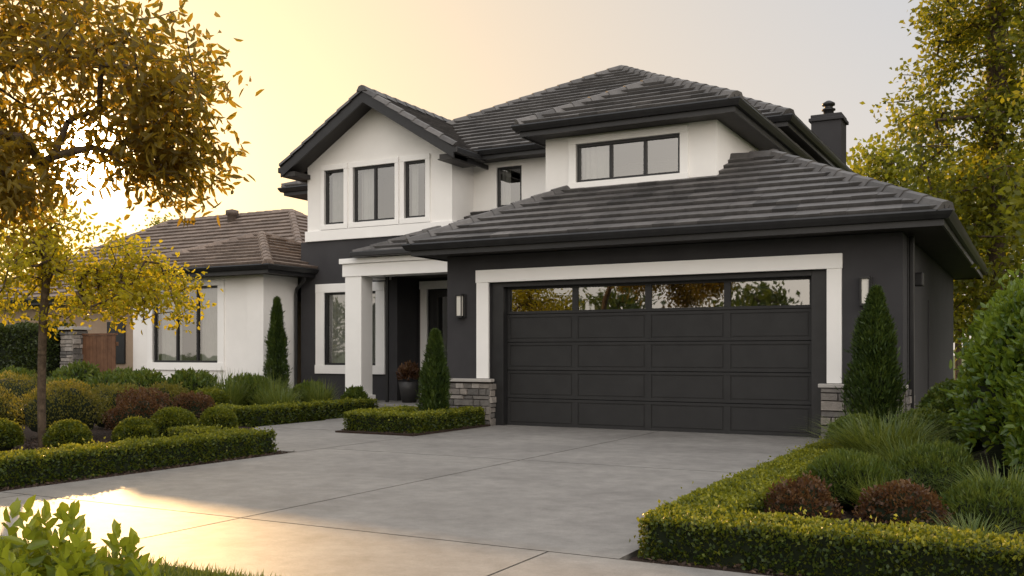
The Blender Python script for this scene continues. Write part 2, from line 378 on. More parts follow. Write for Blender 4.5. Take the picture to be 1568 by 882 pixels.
# --- gable block
X0,X1,Y0=-15.0,-11.02,17.6
ops=[(-14.49,-13.92,4.19,5.44),(-13.66,-12.50,4.19,5.44),(-12.25,-11.69,4.19,5.44)]
wall_y('gable_upper_wall',X0,X1,3.82,5.5,Y0,ops,WHITE,H)
MB().prism([(X0,Y0,5.5),(X1,Y0,5.5),(X1,Y0,5.70),(-12.95,Y0,6.92),(X0,Y0,5.66)],(0,.16,0)).done('gable_wall_peak',WHITE,H)
window(*ops[0],Y0,H,(),(.10,.10,.12,.12),'F'); window(*ops[1],Y0,H,(.5,),(.10,.10,.12,.12),'L'); window(*ops[2],Y0,H,(),(.10,.12,.12,.12),'L')
box('belt_trim',X0-.04,X1+.05,Y0-.05,Y0+.02,3.82,4.06,TRIM,H,.006)
box('belt_trim_side',X1-.001,X1+.05,Y0+.021,18.5,3.82,4.06,TRIM,H,.006)
MB().box(X1-.16,X1,Y0+.161,18.5,3.3,5.72).done('gable_side_wall',WHITE,H)
MB().box(X0,X0+.16,Y0+.161,24,3.0,5.7).done('gable_left_wall',WHITE,H)
lo=(-14.49,-13.02,.95,2.62)
wall_y('gable_lower_wall',-15.2,-12.45,0,3.82,Y0,[lo],DARK,H)
window(*lo,Y0,H,(.45,),(.25,.25,.20,.20),'LR',.05,.3)
MB().box(-12.61,-12.45,Y0+.161,18.45,0,3.82).done('entry_side_wall',DARK,H)
gz=5.52; gpz=.63; hx=2.32; cx=-12.95; top=gz+gpz*hx; yf=17.0
roof_face('gable_roof_tiles',[(cx+hx,yf,gz),(cx+hx,21.2,gz),(cx,21.2,top),(cx,yf,top)],H)
roof_face('gable_roof_tiles',[(cx-hx,21.2,gz),(cx-hx,yf,gz),(cx,yf,top),(cx,21.2,top)],H)
caps('gable_ridge_cap',(cx,yf-.02,top),(cx,20.9,top),H)
caps('gable_rake_cap',(cx-hx-.03,yf+.06,gz+.03),(cx,yf+.06,top+.02),H,w=.10,h=.05); caps('gable_rake_cap',(cx+hx+.03,yf+.06,gz+.03),(cx,yf+.06,top+.02),H,w=.10,h=.05)
for s in (-1,1):
    q=[(cx+s*(hx+.02),yf,gz-.0),(cx,yf,top-.0),(cx,yf,top-.27),(cx+s*(hx+.02),yf,gz-.25)]
    MB().prism(q,(0,.05,0)).done('rake_board',BLACK,H)
    q=[(cx+s*(hx+.0),yf+.051,gz-.05),(cx,yf+.051,top-.05),(cx,yf+.051,top-.13),(cx+s*hx,yf+.051,gz-.13)]
    MB().prism(q,(0,.6,0)).done('rake_soffit',SOFF,H)
    xa=cx+s*hx; xb=cx+s*(hx-.36)
    box('eave_return',min(xa,xb),max(xa,xb),yf+.052,Y0-.003,gz-.24,gz-.135,SOFF,H)
    box('gable_gutter',min(xa,xa+s*.11),max(xa,xa+s*.11),yf+.0,18.2,gz-.15,gz-.02,BLACK,H,.02)
    box('gable_fascia',min(xa,xa-s*.04),max(xa,xa-s*.04),yf+.052,18.5,gz-.25,gz-.152,BLACK,H)
MB().box(-11.0,-10.66,17.0,18.0,gz-.26,gz-.242).done('gable_side_soffit',SOFF,H)
ro=(-10.43,-9.81,4.42,5.30)
wall_y('recess_upper_wall',X1,-7.6,3.2,5.42,18.5,[ro],WHITE,H); window(*ro,18.5,H,(),None,'L')
by=15.4; bo=(-7.08,-5.19,4.20,4.87)
wall_y('bay_front_wall',-7.68,-4.57,3.2,5.02,by,[bo],WHITE,H); window(*bo,by,H,(.335,.665),(.14,.14,.12,.12),'L',.05,.30)
MB().box(-4.73,-4.57,by+.161,18.0,3.2,5.02).done('bay_side_wall',WHITE,H)
MB().box(-7.68,-7.52,by+.161,18.6,3.2,5.02).done('bay_left_wall',WHITE,H)
MB().box(-4.73,-4.57,18.0,28.2,3.0,5.42).done('upper_side_wall',WHITE,H)
hip_roof('bay_roof',-7.97,-4.12,14.9,22.0,5.22,.52,H,faces='FRL')
hip_roof('main_roof',-15.1,-4.0,18.0,29.1,5.62,.55,H)
hip_roof('rear_roof',-16.75,-12.0,18.7,24.0,5.42,.42,H)
MB().box(-16.1,-15.0,19.3,23.4,2.8,5.24).done('rear_wall',WHITE,H)
MB().box(-15.19,-4.6,18.7,28.3,0,3.0).done('ground_floor_core',DARK,H)
ch=MB(); ch.box(-4.72,-4.03,23.6,24.3,4.6,6.72); ch.done('chimney_stack',DARK,H,.01)
ch=MB(); ch.box(-4.77,-3.98,23.55,24.35,6.72,6.80); ch.box(-4.73,-4.02,23.59,24.31,6.8,6.88); ch.done('chimney_crown',DARK,H,.012)
def lathe(name,cx,cy,prof,mat,parent,n=20):
    V=[];F=[]
    for (r,z) in prof:
        for i in range(n):
            a=2*math.pi*i/n; V.append((cx+r*math.cos(a),cy+r*math.sin(a),z))
    for j in range(len(prof)-1):
        for i in range(n):
            k=(i+1)%n; F.append((j*n+i,j*n+k,(j+1)*n+k,(j+1)*n+i))
    return mesh_obj(name,V,F,mat,parent,True)
lathe('chimney_pot',-4.38,23.95,[(.12,6.88),(.12,7.02),(.16,7.03),(.16,7.06),(.10,7.07),(.10,7.14),(.15,7.15),(.15,7.2),(.05,7.26),(.0,7.27)],BLACK,H)
# --- porch
m=MB(); m.box(-12.97,-12.54,16.42,16.82,.17,2.85); m.done('porch_column',TRIM,H,.01)
m=MB(); m.box(-13.02,-12.49,16.37,16.87,.17,.33); m.done('porch_column_base',TRIM,H,.01)
m=MB(); m.box(-13.03,GX0,16.40,16.84,2.85,3.12); m.box(-13.08,GX0,16.35,16.89,3.12,3.23); m.done('porch_beam',TRIM,H,.006)
MB().box(-13.0,-12.6,16.86,Y0-.002,2.85,3.22).done('porch_side_beam',TRIM,H,.006)
MB().box(-12.9,GX0,16.5,18.45,2.93,2.96).done('porch_ceiling',SOFF,H)
wall_y('entry_wall',-12.45,GX0,.17,3.3,18.45,[(-12.25,-10.95,.17,2.70)],DARK,H)
m=MB(); m.box(-12.38,-12.2,18.40,18.47,.17,2.68); m.box(-10.95,-10.8,18.40,18.47,.17,2.68); m.box(-12.40,-10.78,18.39,18.47,2.68,2.86); m.done('entry_door_trim',TRIM,H,.006)
m=MB(); m.box(-12.2,-12.1,18.50,18.58,.17,2.68); m.box(-11.1,-10.95,18.5,18.58,.17,2.68); m.box(-12.1,-11.98,18.5,18.56,.2,2.66);m.box(-11.3,-11.1,18.5,18.56,.2,2.66); m.box(-11.98,-11.3,18.5,18.56,2.5,2.66);m.box(-11.98,-11.3,18.5,18.56,.2,.55)
m.done('entry_door',BLACK,H,.005)
MB().poly([(-11.98,18.53,.55),(-11.3,18.53,.55),(-11.3,18.53,2.5),(-11.98,18.53,2.5)]).done('entry_door_glass',GLASS,H)
MB().poly([(-12.3,18.7,.17),(-10.8,18.7,.17),(-10.8,18.7,2.8),(-12.3,18.7,2.8)]).done('entry_hall',ROOM,H)
MB().box(-13.1,GX0,16.2,18.44,.02,.17).done('porch_floor',CONC,H,.01)
MB().box(-12.6,GX0,15.85,16.2,-.02,.095).done('porch_step',CONC,H,.01)
pe=3.32; pp=.46
roof_face('porch_roof_tiles',[(-12.62,16.28,pe),(-8.9,16.28,pe),(-8.9,17.6,pe+pp*1.32),(-11.30,17.6,pe+pp*1.32)],H)
roof_face('porch_roof_tiles',[(-11.02,17.59,pe+pp*1.31),(-8.9,17.59,pe+pp*1.31),(-8.9,18.5,pe+pp*2.22),(-11.02,18.5,pe+pp*2.22)],H)
roof_face('porch_roof_tiles',[(-12.62,17.6,pe),(-12.62,16.28,pe),(-11.30,17.6,pe+pp*1.32)],H)
caps('porch_hip_cap',(-12.62,16.28,pe),(-11.30,17.6,pe+pp*1.32),H,w=.1,h=.06)
box('porch_gutter',-12.66,GX0-.1,16.16,16.30,3.235,3.345,BLACK,H,.02)
box('porch_post',-12.30,-12.24,16.95,17.01,.17,2.93,BLACK,H)
# --- left wing
wy=16.5; wo=(-18.90,-16.73,1.0,2.80)
wall_y('wing_front_wall',-19.6,-15.3,0,3.0,wy,[wo],WHITE,H); window(*wo,wy,H,(.36,.67),(.16,.20,.18,.14),'LR',.05,.34)
MB().box(-15.46,-15.3,wy+.161,17.6,0,3.0).done('wing_side_wall',WHITE,H)
MB().box(-19.6,-19.44,wy+.161,21.3,0,3.0).done('wing_left_wall',WHITE,H)
box('wing_pilaster',-15.8,-15.3,wy-.05,wy,0,3.0,WHITE,H)
hip_roof('wing_roof',-20.1,-14.75,16.0,21.4,3.2,.40,H,TILE2)
def pipe(name,pts,r,mat,parent,n=8):
    V=[];F=[]; P=[Vector(p) for p in pts]
    for i,p in enumerate(P):
        d=((P[min(i+1,len(P)-1)]-P[max(i-1,0)])).normalized(); s=d.orthogonal().normalized() if i==0 else (s-d*s.dot(d)).normalized(); u=d.cross(s)
        for k in range(n):
            a=2*math.pi*k/n; V.append(p+(s*math.cos(a)+u*math.sin(a))*r)
    for i in range(len(P)-1):
        for k in range(n): F.append((i*n+k,i*n+(k+1)%n,(i+1)*n+(k+1)%n,(i+1)*n+k))
    return mesh_obj(name,V,F,mat,parent,True)
pipe('wing_downspout',[(-14.85,17.3,3.05),(-14.85,17.3,2.9),(-15.2,17.45,2.72),(-15.22,17.45,2.6),(-15.22,17.45,.1)],.04,BLACK,H)
pipe('porch_downspout',[(-9.0,16.2,3.2),(-8.95,16.1,3.0),(-8.93,15.0,2.95)],.04,BLACK,H)

# ================================================================== NEIGHBOUR
N=empty('neighbouring_house')
hip_roof('neighbour_roof',-32.7,-17.0,20.0,30.0,3.0,.60,N,TILE2)
MB().box(-32.1,-19.7,20.6,29.4,0,2.85).done('neighbour_wall',surf('tan_stucco',(.30,.22,.16),(.38,.28,.20),2,.9),N)
box('neighbour_window',-25.6,-24.8,20.55,20.62,.9,2.2,BLACK,N)
lathe('roof_vent',-24.3,24.6,[(.16,5.4),(.16,5.95),(.22,5.97),(.22,6.12),(.0,6.18)],TILE2,N)
FG=empty('wooden_gate')
m=MB(); x=-19.64
while x>-20.75:
    m.box(x-.13,x-.004,16.0,16.03,.05,1.66); x-=.134
m.done('boards',WOOD,FG,.003)
m=MB(); m.box(-20.8,-19.62,16.04,16.09,.3,.4); m.box(-20.8,-19.62,16.04,16.09,1.4,1.5); m.box(-20.82,-19.62,15.98,16.07,1.665,1.71); m.done('rails',WOOD,FG,.004)
SP=empty('stone_pillar')
x,y=-21.05,15.95
box('pillar_core',x-.2,x+.2,y-.2,y+.2,0,1.80,MULCH,SP)
stones(x-.22,x+.22,y-.2,0,1.78,'y',SP); stones(y-.22,y+.22,x+.19,0,1.78,'x',SP)
box('pillar_cap',x-.28,x+.28,y-.28,y+.28,1.80,1.88,CAP,SP,.01)

# ================================================================== GROUND
MB().poly([(-600,-600,-.06),(600,-600,-.06),(600,600,-.06),(-600,600,-.06)]).done('ground',GRASSG)
DW=empty('concrete_driveway')
MB().poly([(-60,3.9,-.05),(40,3.9,-.05),(40,5.2,-.05),(-60,5.2,-.05)]).done('joint_bed',JOINT,DW)
MB().poly([(-13,5.205,-.05),(-2.2,5.205,-.05),(-2.2,14.2,-.05),(-8.8,14.2,-.05),(-8.8,15.9,-.05),(-13,15.9,-.05)]).done('joint_bed',JOINT,DW)
def slab(name,pts,parent,z=.02):
    MB().prism([(x,y,-.055) for x,y in pts],(0,0,z+.055)).done(name,CONC,parent,.005)
g_=.013
slab('slab',[(-7.9,5.25+g_),(-5.1-g_,5.25+g_),(-5.1-g_,9.6-g_),(-7.9,9.6-g_)],DW)
slab('slab',[(-5.1+g_,5.25+g_),(-2.15,5.25+g_),(-2.15,9.6-g_),(-5.1+g_,9.6-g_)],DW)
slab('slab',[(-7.9,9.6+g_),(-5.1-g_,9.6+g_),(-5.1-g_,14.3),(-7.9,14.3)],DW)
slab('slab',[(-5.1+g_,9.6+g_),(-2.15,9.6+g_),(-2.15,13.88),(-2.6,13.9),(-2.6,14.3),(-5.1+g_,14.3)],DW)
FP=empty('entry_footpath')
slab('slab',[(-7.9-2*g_,9.12),(-7.9-2*g_,11.9),(-11.2,11.9),(-9.15,9.12)][::-1],FP)
slab('slab',[(-7.9-2*g_,11.9+2*g_),(-7.9-2*g_,13.9),(-8.9,13.9),(-8.9,15.84),(-12.6,15.84),(-11.2,13.6),(-11.2,11.9+2*g_)][::-1],FP)
SW=empty('sidewalk')
xs=[-30,-27,-24,-21,-18,-15.2,-12.6,-10.0,-7.55,-5.1,-2.6,0,2.6,5.2,7.8,10.4]
for i in range(len(xs)-1): slab('slab',[(xs[i]+g_,3.88),(xs[i+1]-g_,3.88),(xs[i+1]-g_,5.25-g_),(xs[i]+g_,5.25-g_)],SW)
MB().box(-60,40,-7,1.2,-.3,-.05).done('road',ASPH)
MB().box(-60,40,1.2,1.38,-.2,.03).done('kerb',CONC,None,.02)
MB().box(-60,40,1.385,3.875,-.2,.008).done('lawn',GRASSG)
MB().prism([(-26,5.27,-.05),(-7.92,5.27,-.05),(-7.92,9.1,-.05),(-9.15,9.1,-.05),(-11.23,11.95,-.05),(-11.23,13.6,-.05),(-12.7,15.9,-.05),(-13.2,17.55,-.05),(-26,17.55,-.05)],(0,0,.05)).done('planting_bed',MULCH)
MB().prism([(-2.12,5.27,-.05),(4,5.27,-.05),(4,20,-.05),(-1.55,20,-.05),(-1.55,13.84,-.05),(-2.12,13.84,-.05)],(0,0,.05)).done('planting_bed',MULCH)
MB().prism([(-9.35,11.6,0),(-7.93,11.6,0),(-7.93,13.86,0),(-8.95,13.86,0),(-9.35,13.4,0)],(0,0,.045)).done('planting_bed',MULCH)

# ================================================================== FOLIAGE
def unit(v): return v/np.maximum(np.linalg.norm(v,axis=1,keepdims=True),1e-9)
def leaves(name,P,D,L,W,mat,parent=None,fold=.25,hi=False,rnd=None):
    n=len(P); D=unit(D); L=np.broadcast_to(L,(n,)).reshape(n,1)*rng.uniform(.7,1.25,(n,1)); W=np.broadcast_to(W,(n,)).reshape(n,1)*rng.uniform(.75,1.2,(n,1))
    S=unit(np.cross(D,rng.normal(size=(n,3)))); Nn=np.cross(S,D)
    if rnd is None: rnd=np.clip(rng.normal(.5,.22,n),0,1)
    if hi:
        up=Nn*W*fold; droop=-Nn*L*.12
        vs=[P, P+D*L*.3+S*W*.45+up, P+D*L*.7+S*W*.36+up+droop*.5, P+D*L+droop, P+D*L*.7-S*W*.36+up+droop*.5, P+D*L*.3-S*W*.45+up, ]
        V=np.stack(vs,1).reshape(-1,3); b=(np.arange(n)*6)[:,None]
        F=np.concatenate([b+np.array([[0,1,2,3]]),b+np.array([[0,3,4,5]])],1).reshape(-1,4); r=np.repeat(rnd,6)
    else:
        vs=[P,P+D*L*.45+S*W*.5+Nn*W*fold,P+D*L,P+D*L*.45-S*W*.5+Nn*W*fold]
        V=np.stack(vs,1).reshape(-1,3); F=(np.arange(n)*4)[:,None]+np.array([[0,1,2,3]]); r=np.repeat(rnd,4)
    return fast_mesh(name,V,F,mat,parent,r)
def lump(P,f=3.0,s=0):
    return (np.sin(P[:,0]*f+s)+np.sin(P[:,1]*f*1.1+1.7+s)+np.sin(P[:,2]*f*1.3+.6+s)+np.sin((P[:,0]+P[:,1])*f*2.1+s)*.6+np.sin((P[:,1]-P[:,2]+P[:,0]*.3)*f*2.7)*.5)/3.2
def hedge(name,boxes,dens,L,W,mat,hi=False,rough=.03,inset=.05,lf=5.0):
    E=empty(name); Ps=[];Ds=[];Gs=[]
    m=MB()
    for (x0,x1,y0,y1,h) in boxes:
        m.box(x0+inset,x1-inset,y0+inset,y1-inset,0.0,h-inset)
        faces=[((x0,y0,0),(x1-x0,0,0),(0,0,h),(0,-1,0)),((x0,y1,0),(x1-x0,0,0),(0,0,h),(0,1,0)),((x0,y0,0),(0,y1-y0,0),(0,0,h),(-1,0,0)),((x1,y0,0),(0,y1-y0,0),(0,0,h),(1,0,0)),((x0,y0,h),(x1-x0,0,0),(0,y1-y0,0),(0,0,1))]
        for o,a,b,n in faces:
            o,a,b,n=map(np.array,(o,a,b,n)); ar=np.linalg.norm(a)*np.linalg.norm(b); k=int(ar*dens)
            u=rng.random((k,2)); p=o+u[:,:1]*a+u[:,1:]*b
            p=p.astype(float); nn=np.repeat(n[None].astype(float),k,0)
            off=-rng.random(k)**1.5*inset*1.2+lump(p,lf)*rough; stray=rng.random(k)<.03; off[stray]+=rng.uniform(.01,rough*2.2,stray.sum())
            c=np.array([(x0+x1)/2,(y0+y1)/2,h*.4]); q=(p-c)/np.array([(x1-x0)/2,(y1-y0)/2,h*.6])
            e=np.sort(np.abs(q),1)[:,1]; off-=np.clip(e-.82,0,1)*.12
            p+=nn*off[:,None]; Ps.append(p); Ds.append(nn*.7+rng.normal(size=(k,3))*.6+np.array([0,0,.25]))
            Gs.append(np.clip((p[:,2]/h-.60)/.38,0,1)*.42)  # leaf colour lightens toward the top: painted sunlit look, with new growth
    m.done('hedge_core',CORE,E); P=np.concatenate(Ps); D=np.concatenate(Ds); G=np.concatenate(Gs); ok=P[:,2]>.0
    P=P[ok];D=D[ok];G=G[ok]; P-=unit(D)*L*.5
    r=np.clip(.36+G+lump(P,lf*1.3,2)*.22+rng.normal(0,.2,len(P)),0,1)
    leaves('hedge_leaves',P,D,L,W,mat,E,hi=hi,rnd=r); return E
def sph(n):
    return unit(rng.normal(size=(n,3)))
def shrub(name,c,rad,n,L,W,mat,hi=False,lf=6,amp=.10,core=.78,updir=.3,loose=.25,stray=.03,parent=None):
    E=parent or empty(name); c=np.array(c,float); rad=np.array(rad,float)
    U=sph(n); U[:,2]=np.where(U[:,2]<-.35,-U[:,2],U[:,2])
    s=R.uniform(0,6); k=1+amp*lump(U*1.0,lf,s)-rng.random(n)**1.6*loose
    st=rng.random(n)<stray; k[st]+=rng.uniform(.03,.15,st.sum())
    P=c+np.array([0,0,rad[2]*.75])+U*rad*k[:,None]; ok=P[:,2]>.02; P=P[ok];U=U[ok]
    D=U*.7+rng.normal(size=U.shape)*.55+np.array([0,0,updir]); P=P-unit(D)*L*.4
    r=np.clip(.40+np.clip(U[:,2],0,1)*.26+lump(U,lf*1.5,s)*.25+rng.normal(0,.18,len(P)),0,1)  # upper leaves get lighter colour, sunlit tops painted in with new growth
    leaves('leaves',P,D,L,W,mat,E,hi=hi,rnd=r)
    if core:
        nu,nv=16,10; V=[];F=[]
        for j in range(nv+1):
            th=math.pi*j/nv
            for i in range(nu):
                a=2*math.pi*i/nu; u=np.array([math.sin(th)*math.cos(a),math.sin(th)*math.sin(a),math.cos(th)])
                kk=core*(1+amp*lump(u[None],lf,s)[0]); p=c+np.array([0,0,rad[2]*.75])+u*rad*kk; p[2]=max(p[2],.005); V.append(tuple(p))
        for j in range(nv):
            for i in range(nu): F.append((j*nu+i,j*nu+(i+1)%nu,(j+1)*nu+(i+1)%nu,(j+1)*nu+i))
        mesh_obj('core',V,F,CORE,E,True)
    return E
def cypress(name,x,y,h,r,n,mat):
    E=empty(name); t=rng.random(n)**.8; a=rng.uniform(0,2*math.pi,n)
    prof=r*(np.minimum(1,.55+t*2.2))*(1-t**2.0)**.8
    U=np.stack([np.cos(a),np.sin(a),np.zeros(n)],1); q=np.stack([np.cos(a)*1.3,np.sin(a)*1.3,t*h*2.2],1)
    k=1+.34*lump(q,3.3)-rng.random(n)**1.5*.45
    st=rng.random(n)<.06; k[st]+=rng.uniform(.05,.35,st.sum())
    P=np.array([x,y,.03])+U*(prof*k)[:,None]; P[:,2]+=t*h
    D=U*.55+np.array([0,0,1.0])+rng.normal(size=(n,3))*.35
    leaves('foliage',P,D,.085,.020,mat,E,rnd=np.clip(.45+lump(q,5)*.3+rng.normal(0,.2,n),0,1))
    prof2=[(r*.55*min(1,.55+tt*2.2)*(1-tt**2.0)**.8+.001,.02+tt*h*.95) for tt in [i/10 for i in range(11)]]
    lathe('core',x,y,prof2,CORE,E); return E
def grass_clump(name,c,n,h,spread,w,mat,parent=None,rb=.12):
    E=parent or empty(name); a=rng.uniform(0,2*math.pi,n); r0=np.sqrt(rng.random(n))*rb
    base=np.array(c,float)+np.stack([np.cos(a)*r0,np.sin(a)*r0,np.zeros(n)],1)
    a2=a+rng.normal(0,.5,n); out=np.stack([np.cos(a2),np.sin(a2),np.zeros(n)],1); S=np.stack([-np.sin(a2),np.cos(a2),np.zeros(n)],1)
    hh=h*rng.uniform(.5,1.15,n); sp=spread*rng.uniform(.15,1.1,n); rows=[]
    for k,t in enumerate((0,.3,.6,.85,1.0)):
        ctr=base+out*(sp*t**1.7)[:,None]+np.array([0,0,1.0])*(hh*(t*1.25-.42*t**3*(sp/spread)))[:,None]; ww=w*(1-t**2)*.5+.0004
        rows+= [ctr-S*ww,ctr+S*ww]
    V=np.stack(rows,1).reshape(-1,3); b=(np.arange(n)*10)[:,None]
    F=np.concatenate([b+np.array([[2*i,2*i+1,2*i+3,2*i+2]]) for i in range(4)],1).reshape(-1,4)
    fast_mesh('blades',V,F,mat,E,np.repeat(np.clip(rng.normal(.5,.25,n),0,1),10)); return E
def tree(name,trunk,targets,leafn,L,W,mat,rt=.006,spread=.22,hi=False,step=.3,droop=.3,skip=2,rmax=.3,clv=.13):
    E=empty(name); nodes=[np.array(p,float) for p in trunk]; par=[-1]+list(range(len(trunk)-1)); tips=[]
    T=sorted(targets,key=lambda t:np.linalg.norm(np.array(t)-nodes[-1]))
    arr=np.array(nodes)
    for t in T:
        t=np.array(t,float); d=np.linalg.norm(arr-t,axis=1)+np.where(arr[:,2]>t[2]+.1,.5*(arr[:,2]-t[2]),0); d[:skip]+=50
        i=int(np.argmin(d)); s=arr[i]; dist=np.linalg.norm(t-s); n=max(1,int(dist/step)); prev=i; newn=[]
        bow=rng.normal(size=3)*dist*.10; bow[2]+=dist*.08
        for k in range(1,n+1):
            f=k/n; p=s+(t-s)*f+bow*math.sin(f*math.pi)+(rng.normal(size=3)*.03*min(1,dist) if k<n else 0)
            nodes.append(p); par.append(prev); prev=len(nodes)-1; newn.append(p)
        arr=np.vstack([arr,np.array(newn)]); tips.append((prev,t))
    cnt=np.zeros(len(nodes)); 
    for i,_ in tips: cnt[i]+=1
    for i in range(len(nodes)-1,0,-1): cnt[par[i]]+=cnt[i]
    rad=np.minimum(rt*np.maximum(cnt,1)**.5,rmax); V=[];F=[]; ns=7
    for i in range(1,len(nodes)):
        a=Vector(nodes[par[i]]);b=Vector(nodes[i]); d=(b-a)
        if d.length<1e-4: continue
        d.normalize(); s=d.orthogonal().normalized(); u=d.cross(s); ra=min(rad[par[i]],rad[i]*1.35); rb=rad[i]; n=len(V)
        for q,r in ((a,ra),(b,rb)):
            for k in range(ns):
                an=2*math.pi*k/ns; V.append(q+(s*math.cos(an)+u*math.sin(an))*r)
        for k in range(ns): F.append((n+k,n+(k+1)%ns,n+ns+(k+1)%ns,n+ns+k))
    mesh_obj('branches',V,F,BARK,E,True)
    tp=np.array([t for _,t in tips]); pr=np.array([nodes[par[i]] for i,_ in tips]); k=len(tp)
    idx=np.repeat(np.arange(k),leafn); n=len(idx); f=rng.random((n,1))*1.2
    P=tp[idx]*(f)+pr[idx]*(1-f)+np.clip(rng.normal(size=(n,3)),-1.9,1.9)*spread*np.array([1,1,.8])
    D=rng.normal(size=(n,3))+unit(P-tp.mean(0))*.4-np.array([0,0,droop])
    cl=rng.normal(0,clv,k)[idx]
    leaves('leaves',P,D,L,W,mat,E,hi=hi,rnd=np.clip(.5+cl+rng.normal(0,.18,n),0,1)); return E
def ell(n,c,r,pw=.5,zmin=None):
    u=sph(n)*(rng.random((n,1))**pw)*np.array(r)+np.array(c); return u if zmin is None else u[u[:,2]>zmin]

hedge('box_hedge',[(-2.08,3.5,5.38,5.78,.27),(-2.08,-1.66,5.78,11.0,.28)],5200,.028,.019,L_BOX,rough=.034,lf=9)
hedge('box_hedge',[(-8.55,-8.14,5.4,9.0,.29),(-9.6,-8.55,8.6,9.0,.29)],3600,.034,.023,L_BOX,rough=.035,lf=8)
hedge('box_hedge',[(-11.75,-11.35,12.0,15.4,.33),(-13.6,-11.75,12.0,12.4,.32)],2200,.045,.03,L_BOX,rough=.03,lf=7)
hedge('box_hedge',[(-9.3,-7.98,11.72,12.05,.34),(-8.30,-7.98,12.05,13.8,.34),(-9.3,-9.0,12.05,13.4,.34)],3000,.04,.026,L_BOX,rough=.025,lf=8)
hedge('tall_privet_hedge',[(-31,-21.35,15.3,16.2,1.92)],650,.09,.055,L_DKHEDGE,rough=.09,lf=2.5,inset=.12)
LH=empty('laurel_hedge')
for (x,y,rx,ry,rz,n) in ((.04,9.7,.64,.75,1.0,5200),(.58,9.3,.8,.8,1.14,5200),(.05,10.9,.68,.9,1.14,4500),(.8,11.6,.9,1.2,1.24,4500),(1.7,10.0,1,1,1.15,2500),(.22,8.9,.46,.5,.7,3000),(-.15,12.6,.6,.9,1.0,3000)):
    shrub('x',(x,y,0),(rx,ry,rz),n,.085,.046,L_BRIGHT,hi=True,lf=5,amp=.12,loose=.22,stray=.10,updir=.5,core=.8,parent=LH)
cypress('conical_cypress',-8.45,13.0,1.52,.24,9000,L_CYP)
cypress('conical_cypress',-1.78,12.9,1.98,.32,14000,L_CYP)
cypress('conical_cypress',-14.4,15.9,2.35,.25,9000,L_CYP)
# right bed
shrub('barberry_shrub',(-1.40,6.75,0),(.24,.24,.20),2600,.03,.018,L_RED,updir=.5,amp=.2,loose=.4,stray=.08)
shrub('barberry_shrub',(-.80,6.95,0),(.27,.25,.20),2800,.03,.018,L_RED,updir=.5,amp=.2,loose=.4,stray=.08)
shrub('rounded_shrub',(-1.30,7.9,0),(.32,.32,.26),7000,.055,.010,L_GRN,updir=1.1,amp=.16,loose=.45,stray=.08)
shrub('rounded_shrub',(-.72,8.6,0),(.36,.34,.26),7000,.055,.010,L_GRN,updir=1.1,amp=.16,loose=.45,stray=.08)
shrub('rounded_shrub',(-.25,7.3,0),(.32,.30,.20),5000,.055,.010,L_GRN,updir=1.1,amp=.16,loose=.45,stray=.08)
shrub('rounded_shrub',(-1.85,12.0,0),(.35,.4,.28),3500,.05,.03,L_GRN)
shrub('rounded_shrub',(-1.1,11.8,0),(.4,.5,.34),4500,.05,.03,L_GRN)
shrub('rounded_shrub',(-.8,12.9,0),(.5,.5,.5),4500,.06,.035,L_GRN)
grass_clump('ornamental_grass',(-1.32,10.2,0),1300,.55,.75,.015,L_BLADE,rb=.28)
grass_clump('ornamental_grass',(-.95,9.3,0),700,.42,.6,.013,L_BLADE,rb=.2)
grass_clump('ornamental_grass',(-.20,7.9,0),600,.36,.5,.011,L_BLADE,rb=.2)
grass_clump('ornamental_grass',(-1.02,7.6,0),400,.30,.4,.009,L_BLADE,rb=.12)
grass_clump('ornamental_grass',(-.35,6.5,0),400,.20,.3,.007,L_BLADE,rb=.14)
# left bed
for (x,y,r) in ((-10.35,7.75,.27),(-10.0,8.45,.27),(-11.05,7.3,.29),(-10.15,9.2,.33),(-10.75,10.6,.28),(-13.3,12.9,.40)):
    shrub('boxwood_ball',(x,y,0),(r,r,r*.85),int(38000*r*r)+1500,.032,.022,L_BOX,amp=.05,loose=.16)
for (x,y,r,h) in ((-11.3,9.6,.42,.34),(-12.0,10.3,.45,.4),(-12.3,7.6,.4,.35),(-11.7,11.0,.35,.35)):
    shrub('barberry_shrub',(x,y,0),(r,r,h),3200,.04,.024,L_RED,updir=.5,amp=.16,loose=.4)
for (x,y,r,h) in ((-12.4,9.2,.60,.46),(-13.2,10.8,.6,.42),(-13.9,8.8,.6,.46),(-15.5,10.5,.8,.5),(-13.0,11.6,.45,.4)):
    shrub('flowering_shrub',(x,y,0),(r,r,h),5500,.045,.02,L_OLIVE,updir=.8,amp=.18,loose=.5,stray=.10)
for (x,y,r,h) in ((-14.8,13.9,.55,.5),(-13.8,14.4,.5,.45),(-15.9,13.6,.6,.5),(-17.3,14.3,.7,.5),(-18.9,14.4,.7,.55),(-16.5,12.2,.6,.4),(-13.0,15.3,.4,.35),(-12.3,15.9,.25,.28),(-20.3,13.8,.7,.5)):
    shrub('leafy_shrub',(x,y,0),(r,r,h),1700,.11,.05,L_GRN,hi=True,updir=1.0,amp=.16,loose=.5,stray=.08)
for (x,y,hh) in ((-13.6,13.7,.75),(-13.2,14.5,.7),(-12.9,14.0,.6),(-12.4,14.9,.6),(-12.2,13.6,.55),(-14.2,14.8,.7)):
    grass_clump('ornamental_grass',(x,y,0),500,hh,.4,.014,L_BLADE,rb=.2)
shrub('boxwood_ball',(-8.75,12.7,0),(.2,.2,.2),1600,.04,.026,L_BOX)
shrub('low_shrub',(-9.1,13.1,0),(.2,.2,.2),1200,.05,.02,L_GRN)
PP=empty('potted_plant')
lathe('pot',-11.75,17.05,[(.0,.171),(.15,.171),(.21,.45),(.23,.62),(.20,.62),(.18,.56),(.0,.56)],TERRA,PP)
